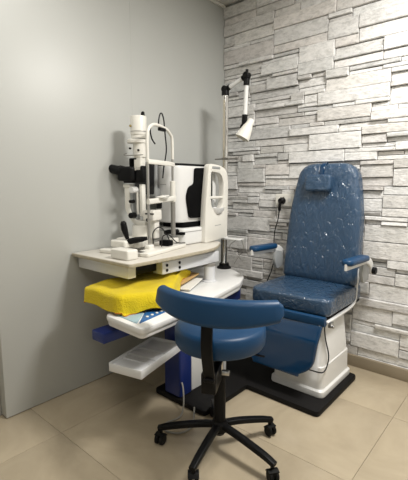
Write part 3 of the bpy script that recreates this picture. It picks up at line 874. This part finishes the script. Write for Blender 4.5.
for k in range(5): box(bm, (.3372, cz(214.8+k*1.3, 0)[0], cz(0, 225.8-k*.12)[1]), (.0012, .010, .005), .0003)
obj('nameplate', bm, M['mark'], cf)
bm = new()
for k in range(6): box(bm, (.15+k*.009, -.8455, 1.203), (.006, .0012, .005), .0003)
obj('nameplate', bm, M['mark'], ar)
bm = new(); p0 = Vector((.318, -.775, .905)); 
tube(bm, [(.20, -.79, .895), (.25, -.80, .895), (.31, -.80, .897)], [.010, .014, .009], n=12)
obj('joystick', bm, M['black'], ar)

# ------------------------------------------------------------------ examination lamp on pole
lp = thing('examination_lamp', 'tall silver pole lamp with jointed arm and small white shade', 'lamp', (.27, -.34, .58))
LX, LY = .27, -.34
bm = new(); lathe(bm, [(1e-4, .5985), (.052, .5985), (.052, .606), (.038, .618), (.034, .636), (1e-4, .638)], Matrix.Translation((LX, LY, 0)), 30); obj('pole_foot', bm, M['black'], lp)
bm = new(); cyl(bm, (LX, LY, .60), (LX, LY, 1.815), .022, bev=.001, n=24)
po = obj('pole', bm, M['chrome'], lp)
bm = new()
for a in (-2.3, -.3): 
    c, s = math.cos(a), math.sin(a); box(bm, (LX+.021*c, LY+.021*s, .86), (.006, .008, .50), .001, rz=a)
obj('pole_groove', bm, M['blackmat'], po)
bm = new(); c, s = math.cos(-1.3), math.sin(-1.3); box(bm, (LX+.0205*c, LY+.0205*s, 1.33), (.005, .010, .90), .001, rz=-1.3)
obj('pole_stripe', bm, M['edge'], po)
bm = new(); cyl(bm, (LX, LY, 1.373), (LX, LY, 1.391), .0235); cyl(bm, (LX, LY, 1.381), (LX+.085, LY+.01, 1.381), .005); cyl(bm, (LX-.09, LY+.0, 1.383), (LX, LY, 1.383), .005); cyl(bm, (LX+.085, LY+.01, 1.381), (LX+.11, LY+.01, 1.383), .009)
obj('pole_clamp', bm, M['greyrod'], lp)
def A_(x, z, y=LY): return (x, y, z)
J0, J1, J2 = A_(LX+.002, 1.848), A_(.448, 1.912), A_(.435, 1.630)
bm = new(); cyl(bm, A_(LX, 1.81), A_(LX, 1.845), .026); cyl(bm, (LX, LY-.024, 1.853), (LX, LY+.02, 1.853), .022, bev=.004); tube(bm, [J0, A_(LX+.04, 1.864)], .019, smooth=1)
obj('elbow_joint', bm, M['black'], lp)
bm = new(); cyl(bm, J0, J1, .0145); obj('arm', bm, M['white2'], lp)
bm = new(); cyl(bm, (.448, LY-.024, 1.912), (.448, LY+.02, 1.912), .022, bev=.004); cyl(bm, (.4475, LY, 1.895), (.445, LY, 1.85), .020)
tube(bm, [A_(.413, 1.898), A_(.443, 1.911)], .019, smooth=1); tube(bm, [(.448, LY, 1.925), (.448, LY, 1.95)], .010, smooth=1)
obj('elbow_joint', bm, M['black'], lp)
bm = new(); cyl(bm, J1, J2, .0145); obj('arm', bm, M['white2'], lp)
bm = new(); cyl(bm, A_(.435, 1.665), A_(.433, 1.605), .019); cyl(bm, (.431, LY-.024, 1.585), (.431, LY+.02, 1.585), .020, bev=.004); tube(bm, [(.433, LY, 1.585), (.451, LY-.01, 1.57), (.473, LY-.01, 1.585)], .013)
obj('swivel_joint', bm, M['black'], lp)
sp = Vector((.500, LY-.015, 1.622)); dv = Vector((-.30, -.34, -.86)).normalized()
bm = new()
prof = [(1e-4, -.005), (.016, -.004), (.022, .004), (.024, .03), (.032, .05), (.040, .085), (.048, .125), (.0485, .130), (.0455, .130), (.045, .126), (.037, .085), (.024, .06), (1e-4, .058)]
lathe(bm, prof, axis(sp, dv) @ Matrix.Scale(1.02, 4), 30)
sh = obj('lamp_shade', bm, M['white'], lp)
bm = new(); lathe(bm, [(.0452, .127), (.036, .084), (.024, .062), (1e-4, .0605)], axis(sp, dv) @ Matrix.Scale(1.02, 4), 30)
obj('reflector', bm, M['lampin'], sh)
bm = new(); lathe(bm, [(1e-4, .062), (.012, .066), (.016, .085), (.013, .10), (1e-4, .106)], axis(sp, dv) @ Matrix.Scale(1.02, 4), 20); obj('bulb', bm, M['white2'], sh)
# little white shelf clipped to the pole
bm = new(); slab(bm, .17, .075, .008, .012, .002, Matrix.Translation((LX+.075, LY-.01, .822)) @ Matrix.Rotation(R(6), 4, 'Z'))
cyl(bm, (LX, LY, .812), (LX, LY, .832), .028)
o = obj('clip_shelf', bm, M['white2'], lp); o['label'] = 'small white holder plate'
bm = new()
tube(bm, [(LX+.14, LY+.02, .815), (LX+.16, LY+.02, .75), (LX+.12, LY+.02, .70), (LX+.09, LY, .64)], .0028, n=6)
tube(bm, [(LX+.12, LY-.02, .818), (LX+.08, LY-.04, .77), (LX+.14, LY-.03, .71), (LX+.15, LY, .68)], .0028, n=6)
obj('thin_lead', bm, M['greyrod'], lp)

# ------------------------------------------------------------------ loose grey cable on the floor by the column
bm = new()
tube(bm, [(.585, -1.115, .125), (.61, -1.13, .10), (.65, -1.17, .04), (.67, -1.22, .008), (.655, -1.30, .006), (.70, -1.345, .006), (.765, -1.31, .006), (.77, -1.23, .006), (.72, -1.165, .02), (.70, -1.14, .037)], .0045, n=8)
o = obj('floor_cable', bm, M['lead']); tag(o, 'thin grey cable looping on the floor beside the blue column', 'cable'); origin(o, (.64, -1.25, 0))

# ------------------------------------------------------------------ ceiling lamps (outside the frame) and camera
def panel(x, y, w, h, power, n):
    t = thing('ceiling_light', n, 'ceiling light', (x, y, CH))
    bm = new(); slab(bm, w+.04, h+.04, .012, .01, .003, Matrix.Translation((x, y, CH-.007))); obj('frame', bm, M['white2'], t)
    l = bpy.data.lights.new('panel_lamp', 'AREA'); l.shape = 'RECTANGLE'; l.size = w; l.size_y = h; l.energy = power; l.color = (1, .97, .92)
    o = bpy.data.objects.new('panel_lamp', l); C.objects.link(o); o.location = (x, y, CH-.02)
panel(1.85, -.85, .45, .45, 48, 'square ceiling light nearest the stone wall')
panel(.50, -1.95, .3, .6, 7.4, 'narrow ceiling light beside the grey wall')
panel(2.1, -2.7, .6, .6, 10, 'square ceiling light behind the camera')
w = bpy.data.worlds.new('World'); S.world = w; w.use_nodes = True
w.node_tree.nodes['Background'].inputs[0].default_value = (.9, .95, 1, 1); w.node_tree.nodes['Background'].inputs[1].default_value = .2

cam = bpy.data.cameras.new('Camera'); co = bpy.data.objects.new('Camera', cam); C.objects.link(co)
co.location = (1.9944, -2.556, 1.2)
cam.sensor_fit = 'HORIZONTAL'; cam.sensor_width = 36; cam.lens = 390/408*36; cam.clip_start = .02
co.rotation_euler = (R(90-8.03), 0, R(40.9))
S.camera = co
S.view_settings.view_transform = 'Standard'; S.view_settings.look = 'None'; S.view_settings.gamma = 1
S.view_settings.use_curve_mapping = False
S.view_settings.exposure = .3
